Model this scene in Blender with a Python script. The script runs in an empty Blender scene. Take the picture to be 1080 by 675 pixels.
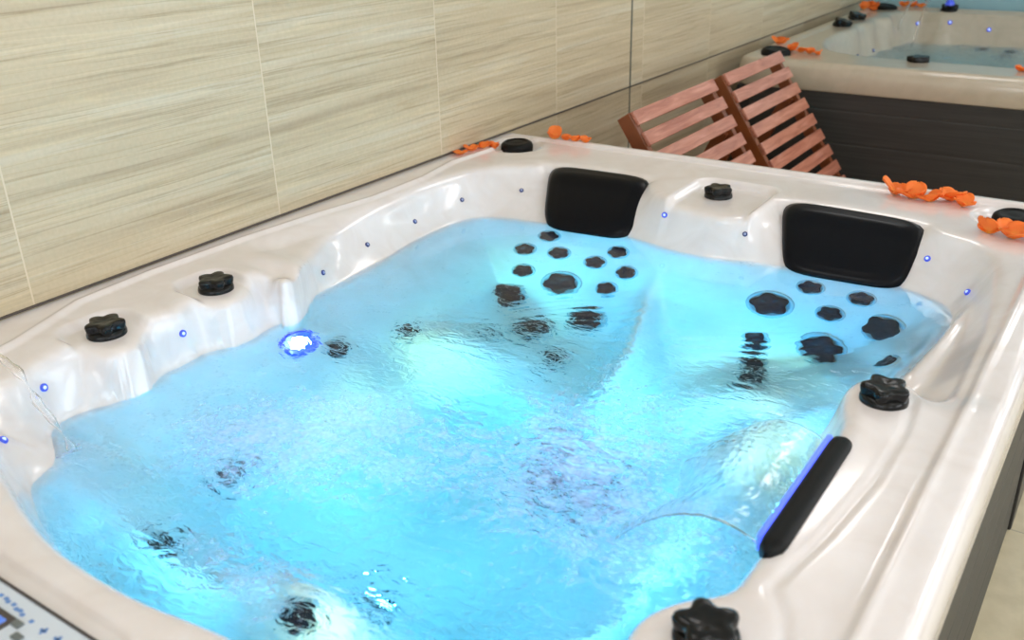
import bpy, bmesh, math, random
import numpy as np
from mathutils import Vector, Matrix, Euler, Quaternion

EXPO = 0.17
P_WIN = 26; P_BACK = 30; CEIL_E = 6.0
FILL_C = (.13, .62, 1.0); FILL_E = 290; LAMPB_E = 260; STRIP_E = 1.6
ABSORB = (.12, .90, .98); DENS = 1.05
J_SMALL = [(.520,2.395),(.475,2.324),(.517,2.250),(.588,2.343),(.715,2.344),(.765,2.395),(.803,2.258),(.833,2.321),(.611,1.93),(.824,1.93),
 (1.343,2.415),(1.479,2.415),(1.420,2.350),(1.628,2.10),(1.271,2.223),(1.291,2.165),(1.309,2.105),(1.328,2.045)]
J_LARGE = [(.654,2.247),(.520,2.152),(.798,2.150),(.672,2.055),(1.263,2.334),(1.562,2.335),(1.435,2.250)]
J_OTHER = [(.436,1.519,.04),(.467,1.754,.035),(.665,.81,.045),(.953,1.05,.05),(1.04,.80,.040),(1.03,1.62,.08),(1.15,1.60,.06),(.552,1.068,.04),(1.62,1.18,.03),(1.60,1.05,.03)]
LEDS = [(.287,1.191,1),(.273,.860,1),(.244,1.682,0),(.202,1.907,0),(.185,2.144,0),(.200,2.368,0),(.330,2.525,0),(.870,2.483,1),(1.123,2.480,0),(1.602,2.542,1),(1.729,2.411,1),(.372,.714,1)]
FILL_LAMPS = [(.72,.648,.42),(1.30,.642,.5),(1.628,1.05,.7),(1.630,1.42,.75),(.98,.985,.9)]  # added fill lamps, kept out of view to brighten the basin
PILLOWS = [((.490,2.405,.782),(.772,2.438,.778),(.742,2.672,.912),(.364,2.650,.912)),
           ((1.256,2.432,.778),(1.565,2.452,.776),(1.577,2.660,.908),(1.160,2.665,.912))]
PLUMES = [(.79,1.10,.30,.20,.45,.95),(1.27,1.32,.20,.27,.2,1.0),(1.45,1.20,.16,.18,.3,.85),(1.03,1.18,.22,.14,.3,.7),(.98,.75,.14,.08,0,.5),(.60,.95,.16,.12,.5,.4)]
def nth(n, base): return [('%s of the %s ' % (o, w))+base for o, w in zip(ORD[n], [NUM[n]]*n)]
ORD = {2: ('left', 'right'), 3: ('leftmost', 'middle', 'rightmost'), 4: ('leftmost', 'second from left', 'third from left', 'rightmost'), 5: ('leftmost', 'second from left', 'middle', 'fourth from left', 'rightmost')}
NUM = {2: 'two', 3: 'three', 4: 'four', 5: 'five'}
BLOSSOMS = [
 (nth(4, 'orange blossoms along the wall before the left speaker'),'blossoms beside the left corner speaker',1,[(.033,2.59,.8),(.038,2.645,.8),(.05,2.70,.9),(.062,2.75,.8)]),
 (nth(4, 'orange blossoms on the rim near the left recliner'),'blossoms on the far rim near the wall',1,[(.215,2.91,1),(.262,2.92,.7),(.302,2.915,.8),(.342,2.92,.8)]),
 (nth(5, 'orange blossoms left of the right corner speaker'),'blossoms on the far rim at the right',1,[(1.43,2.87,1.35),(1.482,2.85,1.25),(1.532,2.845,1.3),(1.580,2.885,1.25),(1.620,2.845,1.1)]),
 (nth(3, 'orange blossoms before the right corner speaker'),'blossoms in front of the right corner speaker',1,[(1.725,2.64,1.15),(1.775,2.63,1.35),(1.835,2.65,1.2)]),
 (nth(2, 'orange blossoms by the wall on the far tub corner'),'blossoms by the wall on the far tub',2,[(.165,5.37,1.2),(.165,5.44,1.1)]),
 (nth(4, 'orange blossoms on the far tub front rim'),'blossoms on the front rim of the far tub',2,[(.29,5.24,1.1),(.345,5.22,1.0),(.40,5.20,1.0),(.45,5.18,.9)]),
 (nth(3, 'orange blossoms left of the far tub back speaker'),'blossoms left of the back speaker of the far tub',2,[(.17,7.23,1.4),(.20,7.16,1.3),(.15,7.09,1.2)]),
 (nth(3, 'orange blossoms right of the far tub back speaker'),'blossoms right of the back speaker of the far tub',2,[(.36,7.345,1.2),(.42,7.345,1.2),(.475,7.34,1.1)]),
 (nth(2, 'orange blossoms at the far tub rim, photo right edge'),'blossoms on the front rim at the right edge',2,[(1.43,5.13,1.0),(1.485,5.12,.9)]),
]
FILL_SPOTS = [((.74,.70,.66),(.57,1.90,.47),.42,(1,.80,.22),75),((1.585,1.40,.715),(1.36,1.98,.42),.62,(1,.82,.22),26),((1.30,.70,.66),(1.0,.84,.60),.75,(1,.85,.28),4.5),
 ((1.58,1.10,.66),(.76,1.16,.22),.40,(.62,.40,1),18),((1.30,.70,.66),(1.15,1.45,.22),.42,(.50,.35,1),13),
 ((1.585,1.40,.70),(.98,2.15,.50),1.1,(.13,.66,1),38),((.74,.70,.72),(.80,2.12,.52),.56,(.14,.66,1),72),((1.30,.70,.68),(1.45,2.15,.50),.50,(.10,.50,1),75)]  # added spots, aimed to put colour and fill on the basin

sc = bpy.context.scene
# ------------------------------------------------------------ camera, world, lights, exposure
cam_d = bpy.data.cameras.new('camera'); cam = bpy.data.objects.new('camera', cam_d)
sc.collection.objects.link(cam); sc.camera = cam
cam_d.sensor_width = 36; cam_d.lens = 1004.1/1080*36
cam_d.clip_start = .02
_R = Matrix.Rotation(math.radians(34.773), 3, 'Z') @ Matrix.Rotation(math.radians(65.426), 3, 'X') @ Matrix.Rotation(math.radians(-1.438), 3, 'Z')
cam.matrix_world = Matrix.Translation((2.0315, 0, 1.77)) @ _R.to_4x4()
cam_d.dof.use_dof = True; cam_d.dof.focus_distance = 2.3; cam_d.dof.aperture_fstop = 3.8

sc.view_settings.view_transform = 'Standard'; sc.view_settings.look = 'None'
sc.view_settings.gamma = 1; sc.view_settings.use_curve_mapping = False
sc.view_settings.exposure = EXPO
try:
    sc.cycles.use_denoising = True
    sc.cycles.max_bounces = 14; sc.cycles.transmission_bounces = 12; sc.cycles.diffuse_bounces = 5
    sc.cycles.glossy_bounces = 5; sc.cycles.transparent_max_bounces = 12
    sc.cycles.sample_clamp_indirect = 6; sc.cycles.blur_glossy = .6
except Exception:
    pass

w = bpy.data.worlds.new('world'); sc.world = w; w.use_nodes = True
bg = w.node_tree.nodes['Background']; bg.inputs[0].default_value = (.80, .90, 1, 1); bg.inputs[1].default_value = 1.0

def area(name, loc, rot, sx, sy, power, col):
    d = bpy.data.lights.new(name, 'AREA'); d.shape = 'RECTANGLE'; d.size = sx; d.size_y = sy
    d.energy = power; d.color = col
    o = bpy.data.objects.new(name, d); o.location = loc; o.rotation_euler = rot
    sc.collection.objects.link(o); return o
# daylight standing in the window openings of the right wall (x = 4.6) and of the wall behind the camera
for i, y in enumerate((-1.2, 1.4, 4.0, 6.3)):
    area('daylight', (4.57, y, 1.55), (0, math.radians(90), 0), 1.7, 1.5, P_WIN, (.93, .97, 1))
area('daylight', (1.6, -2.32, 1.55), (math.radians(90), 0, 0), 2.2, 1.7, P_BACK, (.95, .97, 1))

# ---- tub surface as a height function (plan coordinates in metres) ----
def seg_dist(px, py, poly):
    """signed distance to a closed polygon, positive inside"""
    x = px.ravel(); y = py.ravel()
    best = np.full(x.shape, 1e9); ins = np.zeros(x.shape, bool)
    n = len(poly)
    for i in range(n):
        ax, ay = poly[i]; bx, by = poly[(i+1) % n]
        dx, dy = bx-ax, by-ay
        L = dx*dx+dy*dy+1e-12
        t = np.clip(((x-ax)*dx+(y-ay)*dy)/L, 0, 1)
        best = np.minimum(best, (x-ax-t*dx)**2+(y-ay-t*dy)**2)
        c = (ay > y) != (by > y)
        with np.errstate(divide='ignore', invalid='ignore'):
            xi = ax+(y-ay)/(dy if dy != 0 else 1e-9)*dx
        ins ^= c & (x < xi)
    d = np.sqrt(best)
    return np.where(ins, d, -d).reshape(px.shape)

def line_dist(px, py, pts):
    best = np.full(px.shape, 1e9)
    for (ax, ay), (bx, by) in zip(pts[:-1], pts[1:]):
        dx, dy = bx-ax, by-ay
        t = np.clip(((px-ax)*dx+(py-ay)*dy)/(dx*dx+dy*dy), 0, 1)
        best = np.minimum(best, (px-ax-t*dx)**2+(py-ay-t*dy)**2)
    return np.sqrt(best)

def chaikin(p, n=2):
    for _ in range(n):
        q = []
        for i in range(len(p)):
            a = p[i]; b = p[(i+1) % len(p)]
            q += [(a[0]*.75+b[0]*.25, a[1]*.75+b[1]*.25), (a[0]*.25+b[0]*.75, a[1]*.25+b[1]*.75)]
        p = q
    return p

def sst(a, b, x):
    t = np.clip((x-a)/(b-a), 0, 1); return t*t*(3-2*t)
def smax(a, b, k):
    h = np.clip(.5+.5*(a-b)/k, 0, 1); return b*(1-h)+a*h+k*h*(1-h)
def gauss(x, y, cx, cy, sx, sy):
    return np.exp(-((x-cx)/sx)**2-((y-cy)/sy)**2)
def rbox(x, y, x0, x1, y0, y1, r):
    """signed distance to a rounded rectangle, positive inside"""
    cx, cy, hx, hy = (x0+x1)/2, (y0+y1)/2, (x1-x0)/2-r, (y1-y0)/2-r
    qx, qy = np.abs(x-cx)-hx, np.abs(y-cy)-hy
    return r-(np.hypot(np.maximum(qx, 0), np.maximum(qy, 0))+np.minimum(np.maximum(qx, qy), 0))

RIM = .92
ZW = .785
BOX1 = (.002, 1.925, .27, 2.955)
E1 = chaikin([(.235,.70),(.300,.763),(.262,.870),(.236,.959),(.250,.972),(.272,.978),(.315,.991),(.332,1.020),(.330,1.060),(.270,1.115),(.272,1.150),(.288,1.190),
  (.262,1.245),(.262,1.262),(.315,1.287),(.330,1.32),(.310,1.375),(.256,1.435),(.266,1.479),(.323,1.450),(.357,1.447),(.352,1.493),(.290,1.577),(.231,1.681),
  (.176,1.792),(.165,1.965),(.160,2.12),(.150,2.27),(.170,2.40),(.200,2.50),(.270,2.56),(.345,2.60),
  (.350,2.655),(.72,2.67),(.745,2.60),(.835,2.50),(.926,2.480),(1.055,2.460),(1.130,2.50),(1.150,2.60),(1.155,2.668),(1.55,2.655),(1.585,2.600),(1.634,2.570),(1.713,2.542),
  (1.766,2.460),(1.785,2.330),(1.800,2.22),(1.815,2.05),(1.820,1.86),(1.822,1.73),(1.795,1.665),(1.76,1.715),(1.722,1.718),(1.672,1.700),(1.650,1.644),(1.662,1.575),
  (1.690,1.500),(1.690,1.266),(1.694,1.055),(1.690,.988),(1.640,.945),(1.610,.890),(1.610,.84),(1.64,.78),(1.69,.72),(1.66,.60),(1.50,.57),(1.3,.572),
  (1.186,.569),(1.111,.560),(1.029,.548),(.926,.545),(.798,.552),(.669,.584),(.560,.617),(.43,.66),(.33,.68)], 2)
W1 = chaikin([(.30,.835),(.375,.800),(.425,.770),(.440,.740),(.455,.700),(.52,.670),(.60,.640),(.72,.610),(.85,.600),(1.0,.595),(1.15,.615),(1.3,.615),(1.48,.62),(1.62,.65),(1.64,.74),
  (1.59,.83),(1.575,.90),(1.600,.97),(1.65,1.02),(1.655,1.27),(1.650,1.48),(1.62,1.57),(1.615,1.66),(1.655,1.76),(1.680,1.90),(1.71,2.10),(1.725,2.28),(1.705,2.40),(1.62,2.455),
  (1.545,2.480),(1.40,2.475),(1.25,2.465),(1.14,2.445),(1.05,2.415),(.93,2.420),(.84,2.445),(.74,2.470),(.60,2.455),(.46,2.440),(.34,2.425),(.25,2.385),(.215,2.29),(.215,2.12),
  (.228,2.02),(.250,1.88),(.255,1.70),(.268,1.57),(.320,1.47),(.312,1.42),(.325,1.36),(.318,1.30),(.285,1.24),(.300,1.19),(.288,1.13),(.315,1.07),(.318,.98),(.285,.92)], 2)
FL1 = [(1.848,.30),(1.848,2.86),(1.80,2.90),(.16,2.90),(.10,2.84),(.075,2.5),(.11,2.30),(.112,2.05),(.080,1.85),(.056,1.60),(.048,1.30),(.06,1.10),(.10,1.0),(.14,.9),(.165,.8),(.165,.30)]
HOUSE1 = [(1.722,1.73),(1.772,1.64),(1.785,1.52),(1.782,1.34),(1.762,1.16),(1.742,1.05),(1.738,1.015),(1.770,.97),(1.795,.90),(1.79,.80)]

def hz1(x, y):
    dE = seg_dist(x, y, E1); dW = seg_dist(x, y, W1); dF = seg_dist(x, y, FL1)
    top = .912 + .010*sst(.006, -.008, dF)*(1-.5*sst(.3,.1,x))
    top = top + .0035*gauss(dF, 0, -.012, 0, .006, 1)
    top = top-.020*sst(.0, .09, dF)*sst(.42, .36, x)*sst(1.50, 1.66, y)*sst(2.36, 2.20, y)
    # corner speaker pockets, knob pads, control pocket
    for cx, cy, r in ((.125,2.80,.10),(1.755,2.80,.11),(.14,.45,.10)):
        top = top-.022*sst(r, r-.035, np.hypot(x-cx, y-cy))
    top = top-.020*sst(-.006, .022, rbox(x, y, .865, 1.125, 2.40, 2.765, .05))
    top = top-.016*sst(-.004, .022, rbox(x, y, .135, .5, .955, 1.135, .06))
    top = top-.016*sst(-.004, .022, rbox(x, y, .135, .5, 1.262, 1.425, .06))
    top = top-.022*gauss(x, y, .285, 1.50, .075, .032)
    top = top-.006*sst(-.004, .006, rbox(x, y, .42, 1.10, .30, .492, .035))
    hd = line_dist(x, y, HOUSE1)
    top = top-.005*np.exp(-(hd/.008)**2)
    top = top-.010*sst(.15, .02, np.hypot((x-1.82)*1.3, y-1.69)*1.0)*sst(1.60, 1.72, y)
    # roll into the basin
    zE = top-.020
    roll = .020*np.exp(np.minimum(dE, 0)/.012)
    zout = top-roll
    t = np.clip(dE/np.maximum(dE-dW, 1e-6), 0, 1)
    zmid = zE*(1-t)+ZW*t - .006*np.sin(np.pi*t)
    zmid = zmid+.034*np.exp(-((t-.70)/.20)**2)*sst(1.60,1.68,x)*sst(1.74,1.86,y)*sst(2.38,2.15,y)
    # below the water
    steep = np.maximum(sst(1.45, 1.60, x)*sst(1.85, 1.70, y), sst(.80, .69, y)*sst(.45, .6, x))
    back = .785-(.95*sst(-.01, .05, dW)+.25)*dW*(1+4.0*steep)-.25*dW*steep
    T = .40+0*x
    foot = np.clip((rbox(x, y, .62, 1.40, .95, 1.70, .12)+.02)/(.045+.09*sst(1.05, 1.35, y)), 0, 1)
    T = T*(1-foot)+.22*foot
    rd = line_dist(x, y, [(.90, 2.45), (.95, 2.22), (1.045, 1.95), (1.09, 1.74)])
    T = T+.20*np.exp(-(rd/.055)**2)
    T = T+.13*gauss(x, y, .57, 1.80, .17, .13)+.13*gauss(x, y, 1.40, 1.93, .17, .13)+.26*gauss(x, y, 1.00, .84, .22, .10)
    zin = smax(back, T, .10)
    # flat contoured backs behind the headrests
    z = np.where(dE < 0, zout, np.where(dW < 0, zmid, np.minimum(zin, ZW)))
    x0, x1, y0, y1 = BOX1
    de = np.clip(rbox(x, y, x0-.08, x1, y0, y1, .06), 0, .022)
    z = z-(.022-np.sqrt(np.maximum(.022**2-(.022-de)**2, 0)))*(z > .86)
    return z

BOX2 = (.115, 2.30, 4.875, 7.40)
ZW2 = .72
E2 = chaikin([(.52,5.30),(1.0,5.25),(1.9,5.25),(2.15,5.40),(2.15,7.0),(2.0,7.26),(1.3,7.27),(.75,7.27),(.62,7.24),(.50,7.27),(.40,7.20),(.36,7.00),(.42,6.84),(.33,6.74),(.37,6.56),(.31,6.44),(.36,6.22),(.32,6.05),(.34,5.60)], 2)
W2 = chaikin([(.60,5.38),(1.0,5.33),(1.85,5.33),(2.05,5.45),(2.05,6.95),(1.9,7.15),(1.3,7.17),(.80,7.17),(.66,7.08),(.55,7.12),(.47,7.02),(.43,6.88),(.45,6.74),(.39,6.64),(.42,6.50),(.37,6.38),(.41,6.16),(.38,6.0),(.41,5.65)], 2)
def hz2(x, y):
    dE = seg_dist(x, y, E2); dW = seg_dist(x, y, W2)
    x0, x1, y0, y1 = BOX2
    db = rbox(x, y, x0, x1, y0, y1, .10)
    top = .912+.012*sst(.085, .065, db)
    for cx, cy, r in ((.235,5.13,.10),(.25,7.28,.08)):
        top = top-.022*sst(r, r-.035, np.hypot(x-cx, y-cy))
    roll = .022*np.exp(np.minimum(dE, 0)/.014)
    t = np.clip(dE/np.maximum(dE-dW, 1e-6), 0, 1)
    zmid = (top-.022)*(1-t)+ZW2*t
    zin = smax(ZW2-1.0*dW, .35+0*x, .1)
    z = np.where(dE < 0, top-roll, np.where(dW < 0, zmid, np.minimum(zin, ZW2)))
    de = np.clip(db, 0, .03)
    return z-(.03-np.sqrt(np.maximum(.03**2-(.03-de)**2, 0)))*(z > .86)

# ------------------------------------------------------------ helpers
def link(o): sc.collection.objects.link(o); return o
def mesh_obj(name, verts, faces, m=None, parent=None, smooth=True, uvfun=None):
    me = bpy.data.meshes.new(name)
    me.from_pydata([tuple(map(float, v)) for v in verts], [], [tuple(map(int, f)) for f in faces]); me.update()
    if smooth: me.polygons.foreach_set('use_smooth', [True]*len(me.polygons))
    o = bpy.data.objects.new(name, me); link(o)
    if m: me.materials.append(m)
    if parent: o.parent = parent
    return o
def bm_obj(name, bm, m=None, parent=None, smooth=False):
    bmesh.ops.recalc_face_normals(bm, faces=bm.faces)
    me = bpy.data.meshes.new(name); bm.to_mesh(me); bm.free()
    if smooth: me.polygons.foreach_set('use_smooth', [True]*len(me.polygons))
    o = bpy.data.objects.new(name, me); link(o)
    if m: me.materials.append(m)
    if parent: o.parent = parent
    return o
def add_box(bm, x0, x1, y0, y1, z0, z1, bevel=0, M=None):
    r = bmesh.ops.create_cube(bm, size=1)
    vs = r['verts']
    for v in vs:
        v.co = Vector(((x0+x1)/2+v.co.x*(x1-x0), (y0+y1)/2+v.co.y*(y1-y0), (z0+z1)/2+v.co.z*(z1-z0)))
    if bevel:
        es = list({e for v in vs for e in v.link_edges})
        rr = bmesh.ops.bevel(bm, geom=es, offset=bevel, segments=2, affect='EDGES', profile=.5)
        vs = list({v for f in rr['faces'] for v in f.verts} | {v for v in vs if v.is_valid})
    if M:
        for v in vs: v.co = M @ v.co
    return vs
def box_obj(name, x0, x1, y0, y1, z0, z1, m, parent=None, bevel=0, M=None):
    bm = bmesh.new(); add_box(bm, x0, x1, y0, y1, z0, z1, bevel, M)
    return bm_obj(name, bm, m, parent)
def revolve(prof, n=40, star=None):
    """profile [(r, z, lobe)] turned round z; lobe scales a five point wave"""
    V, F = [], []
    for r, z, lobe in prof:
        for i in range(n):
            a = 2*math.pi*i/n
            c = math.cos(5*a)
            wv = c if c < 0 else c*.8
            rr = r*(1+lobe*wv)
            V.append((rr*math.cos(a), rr*math.sin(a), z))
    for k in range(len(prof)-1):
        for i in range(n):
            j = (i+1) % n
            F.append((k*n+i, k*n+j, (k+1)*n+j, (k+1)*n+i))
    V.append((0, 0, prof[-1][1])); c = len(V)-1
    for i in range(n): F.append(((len(prof)-1)*n+i, (len(prof)-1)*n+(i+1) % n, c))
    return V, F
def tube(pts, rad, n=10, caps=True):
    V, F = [], []
    pts = [Vector(p) for p in pts]
    up = Vector((0, 0, 1))
    for k, p in enumerate(pts):
        d = (pts[min(k+1, len(pts)-1)]-pts[max(k-1, 0)]).normalized()
        a = d.cross(up)
        if a.length < 1e-3: a = d.cross(Vector((1, 0, 0)))
        a.normalize(); b = a.cross(d)
        r = rad[k] if hasattr(rad, '__len__') else rad
        for i in range(n):
            t = 2*math.pi*i/n
            V.append(p+a*math.cos(t)*r+b*math.sin(t)*r)
    for k in range(len(pts)-1):
        for i in range(n):
            j = (i+1) % n
            F.append((k*n+i, k*n+j, (k+1)*n+j, (k+1)*n+i))
    if caps:
        F.append(tuple(range(n))); F.append(tuple(range((len(pts)-1)*n, len(pts)*n)))
    return V, F
def tag(o, label=None, cat=None, group=None, kind=None):
    if label: o['label'] = label
    if cat: o['category'] = cat
    if group: o['group'] = group
    if kind: o['kind'] = kind
    return o
def empty(name, loc, label, cat, group=None):
    o = bpy.data.objects.new(name, None); link(o); o.location = loc; o.empty_display_size = .1
    return tag(o, label, cat, group)
def adopt(o, parent):
    """children are modelled in world coordinates"""
    o.parent = parent
    o.matrix_parent_inverse = Matrix.Translation(-parent.location)
    return o

# ------------------------------------------------------------ materials
def mat(name):
    m = bpy.data.materials.new(name); m.use_nodes = True
    nt = m.node_tree; b = nt.nodes['Principled BSDF']
    return m, nt, b
def simple(name, col, rough=.5, metal=0, coat=0, emit=None, es=0, spec=.5, var=.0, vs=30):
    m, nt, b = mat(name)
    b.inputs['Roughness'].default_value = rough; b.inputs['Metallic'].default_value = metal
    b.inputs['Coat Weight'].default_value = coat; b.inputs['Coat Roughness'].default_value = .06
    b.inputs['Specular IOR Level'].default_value = spec
    tc = nt.nodes.new('ShaderNodeTexCoord'); n = nt.nodes.new('ShaderNodeTexNoise'); n.inputs['Scale'].default_value = vs
    nt.links.new(tc.outputs['Object'], n.inputs['Vector'])
    mx = nt.nodes.new('ShaderNodeMix'); mx.data_type = 'RGBA'
    mx.inputs[6].default_value = (*[c*(1-var) for c in col], 1); mx.inputs[7].default_value = (*[min(1, c*(1+var)) for c in col], 1)
    nt.links.new(n.outputs['Fac'], mx.inputs[0]); nt.links.new(mx.outputs[2], b.inputs['Base Color'])
    if emit:
        b.inputs['Emission Color'].default_value = (*emit, 1); b.inputs['Emission Strength'].default_value = es
    return m
def N(nt, t, **k):
    n = nt.nodes.new(t)
    for a, v in k.items(): setattr(n, a, v)
    return n
def ramp(nt, stops, interp='LINEAR'):
    r = nt.nodes.new('ShaderNodeValToRGB'); cr = r.color_ramp; cr.interpolation = interp
    while len(cr.elements) < len(stops): cr.elements.new(.5)
    for e, (p, c) in zip(cr.elements, stops):
        e.position = p; e.color = (*c, 1) if len(c) == 3 else c
    return r

# pearl acrylic
def acrylic(name, c1, c2, rough=.22):
    m, nt, b = mat(name)
    tc = N(nt, 'ShaderNodeTexCoord')
    n1 = N(nt, 'ShaderNodeTexNoise'); n1.inputs['Scale'].default_value = 9; n1.inputs['Detail'].default_value = 5; n1.inputs['Distortion'].default_value = 1.2
    nt.links.new(tc.outputs['Object'], n1.inputs['Vector'])
    r = ramp(nt, [(.3, c1), (.7, c2)]); nt.links.new(n1.outputs['Fac'], r.inputs[0])
    nt.links.new(r.outputs[0], b.inputs['Base Color'])
    b.inputs['Roughness'].default_value = rough
    b.inputs['Coat Weight'].default_value = .6; b.inputs['Coat Roughness'].default_value = .08
    b.inputs['Sheen Weight'].default_value = .0
    return m
M_ACR = acrylic('pearl_acrylic', (.745, .675, .655), (.81, .755, .75))
M_ACR2 = acrylic('cream_acrylic', (.44, .375, .285), (.50, .43, .335), .3)
M_BLACK = simple('black_plastic', (.004, .004, .004), .20, spec=.28)
M_BLACKM = simple('black_satin_plastic', (.005, .005, .005), .5, spec=.16)
M_FOAMPAD = simple('black_headrest_foam', (.0025, .003, .005), .30, spec=.14)
M_JETK = simple('jet_nozzle_plastic', (.0015, .003, .012), .35, spec=.1)
M_JETG = simple('jet_collar_grey', (.38, .50, .56), .25)
M_CHROME = simple('stud_ring', (.06, .08, .24), .25, metal=.3)
M_STUD = simple('unlit_bulb', (.35, .40, .60), .2)
M_LEDB = simple('blue_led', (.05, .08, .4), .3, emit=(.05, .10, 1), es=.35)
M_LEDW = simple('white_led', (.6, .7, .9), .3, emit=(.5, .65, 1), es=.7)
M_STRIP = simple('blue_led_strip', (.05, .1, .5), .3, emit=(.05, .09, 1), es=STRIP_E)
M_LAMP = simple('added_fill_lamp', (.2, .6, .9), .3, emit=FILL_C, es=FILL_E)  # glow of the added, unseen fill lamps in both tubs
M_LAMPB = simple('underwater_lamp_blue', (.2, .3, .9), .3, emit=(.35, .60, 1), es=LAMPB_E)

M_BLUERING = simple('blue_lit_ring', (.01, .04, .45), .3, emit=(.01, .06, .9), es=.5)
def skirt_mat():
    m, nt, b = mat('charcoal_skirt')
    tc = N(nt, 'ShaderNodeTexCoord'); mp = N(nt, 'ShaderNodeMapping'); mp.inputs['Scale'].default_value = (1.5, 1.5, 60)
    nt.links.new(tc.outputs['Object'], mp.inputs[0])
    n = N(nt, 'ShaderNodeTexNoise'); n.inputs['Scale'].default_value = 2; n.inputs['Detail'].default_value = 6
    nt.links.new(mp.outputs[0], n.inputs['Vector'])
    r = ramp(nt, [(.35, (.022, .021, .019)), (.7, (.034, .032, .030))]); nt.links.new(n.outputs['Fac'], r.inputs[0])
    nt.links.new(r.outputs[0], b.inputs['Base Color']); b.inputs['Roughness'].default_value = .5
    bp = N(nt, 'ShaderNodeBump'); bp.inputs['Strength'].default_value = .15; nt.links.new(n.outputs['Fac'], bp.inputs['Height'])
    nt.links.new(bp.outputs[0], b.inputs['Normal'])
    return m
M_SKIRT = skirt_mat()
M_POST = simple('black_corner_post', (.012, .012, .013), .35)

def wall_tile():
    m, nt, b = mat('striped_stone_tile')
    tc = N(nt, 'ShaderNodeTexCoord'); sep = N(nt, 'ShaderNodeSeparateXYZ'); nt.links.new(tc.outputs['Object'], sep.inputs[0])
    # tile index gives every tile its own pattern
    def mth(op, a, bb=None, c=None):
        n = N(nt, 'ShaderNodeMath', operation=op)
        for i, v in enumerate((a, bb, c)):
            if v is None: continue
            if isinstance(v, (int, float)): n.inputs[i].default_value = v
            else: nt.links.new(v, n.inputs[i])
        return n.outputs[0]
    u = mth('DIVIDE', mth('SUBTRACT', sep.outputs['Y'], 1.021), .7525)
    idx = mth('FLOOR', u); fr = mth('SUBTRACT', u, idx)
    edge = mth('MINIMUM', fr, mth('SUBTRACT', 1, fr))
    grout = mth('LESS_THAN', edge, .0027)
    def strips(sy, sz, scale, detail, dist=0):
        cb = N(nt, 'ShaderNodeCombineXYZ')
        nt.links.new(mth('MULTIPLY', idx, 3.7), cb.inputs[0])
        nt.links.new(mth('MULTIPLY', sep.outputs['Y'], sy), cb.inputs[1])
        nt.links.new(mth('MULTIPLY', sep.outputs['Z'], sz), cb.inputs[2])
        n = N(nt, 'ShaderNodeTexNoise'); n.inputs['Scale'].default_value = scale; n.inputs['Detail'].default_value = detail
        n.inputs['Distortion'].default_value = dist
        nt.links.new(cb.outputs[0], n.inputs['Vector']); return n.outputs['Fac']
    s1 = strips(.9, 26, 1.0, 3)
    s2 = strips(1.6, 90, 1.0, 3, .2)
    s3 = strips(60, 60, 1.5, 4)
    s4 = strips(1.2, 48, 1.0, 0)
    r1 = ramp(nt, [(.28, (.42, .330, .215)), (.44, (.515, .420, .278)), (.55, (.545, .450, .305)), (.72, (.575, .510, .385))])
    nt.links.new(s1, r1.inputs[0])
    # thin darker seams
    r2 = ramp(nt, [(.0, (1, 1, 1)), (.30, (1, 1, 1)), (.36, (.76, .73, .69)), (.42, (.98, .98, .98)), (1, (1.06, 1.05, 1.03))])
    nt.links.new(s2, r2.inputs[0])
    mx = N(nt, 'ShaderNodeMix', data_type='RGBA', blend_type='MULTIPLY'); mx.inputs[0].default_value = .9
    nt.links.new(r1.outputs[0], mx.inputs[6]); nt.links.new(r2.outputs[0], mx.inputs[7])
    r4 = ramp(nt, [(.40, (1, 1, 1)), (.46, (.90, .87, .80)), (.50, (1, 1, 1)), (.58, (1, 1, 1)), (.61, (1.12, 1.12, 1.08)), (.66, (1, 1, 1))])
    nt.links.new(s4, r4.inputs[0])
    mx2 = N(nt, 'ShaderNodeMix', data_type='RGBA', blend_type='MULTIPLY'); mx2.inputs[0].default_value = .8
    nt.links.new(mx.outputs[2], mx2.inputs[6]); nt.links.new(r4.outputs[0], mx2.inputs[7])
    r3 = ramp(nt, [(.3, (.95, .95, .94)), (.7, (1.04, 1.04, 1.04))]); nt.links.new(s3, r3.inputs[0])
    mx3 = N(nt, 'ShaderNodeMix', data_type='RGBA', blend_type='MULTIPLY'); mx3.inputs[0].default_value = 1
    nt.links.new(mx2.outputs[2], mx3.inputs[6]); nt.links.new(r3.outputs[0], mx3.inputs[7])
    gm = N(nt, 'ShaderNodeMix', data_type='RGBA'); nt.links.new(grout, gm.inputs[0])
    nt.links.new(mx3.outputs[2], gm.inputs[6]); gm.inputs[7].default_value = (.64, .54, .385, 1)
    nt.links.new(gm.outputs[2], b.inputs['Base Color']); b.inputs['Roughness'].default_value = .38
    bp = N(nt, 'ShaderNodeBump'); bp.inputs['Strength'].default_value = .12; bp.inputs['Distance'].default_value = .002
    nt.links.new(s2, bp.inputs['Height']); nt.links.new(bp.outputs[0], b.inputs['Normal'])
    return m
M_WALL = wall_tile()

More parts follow.
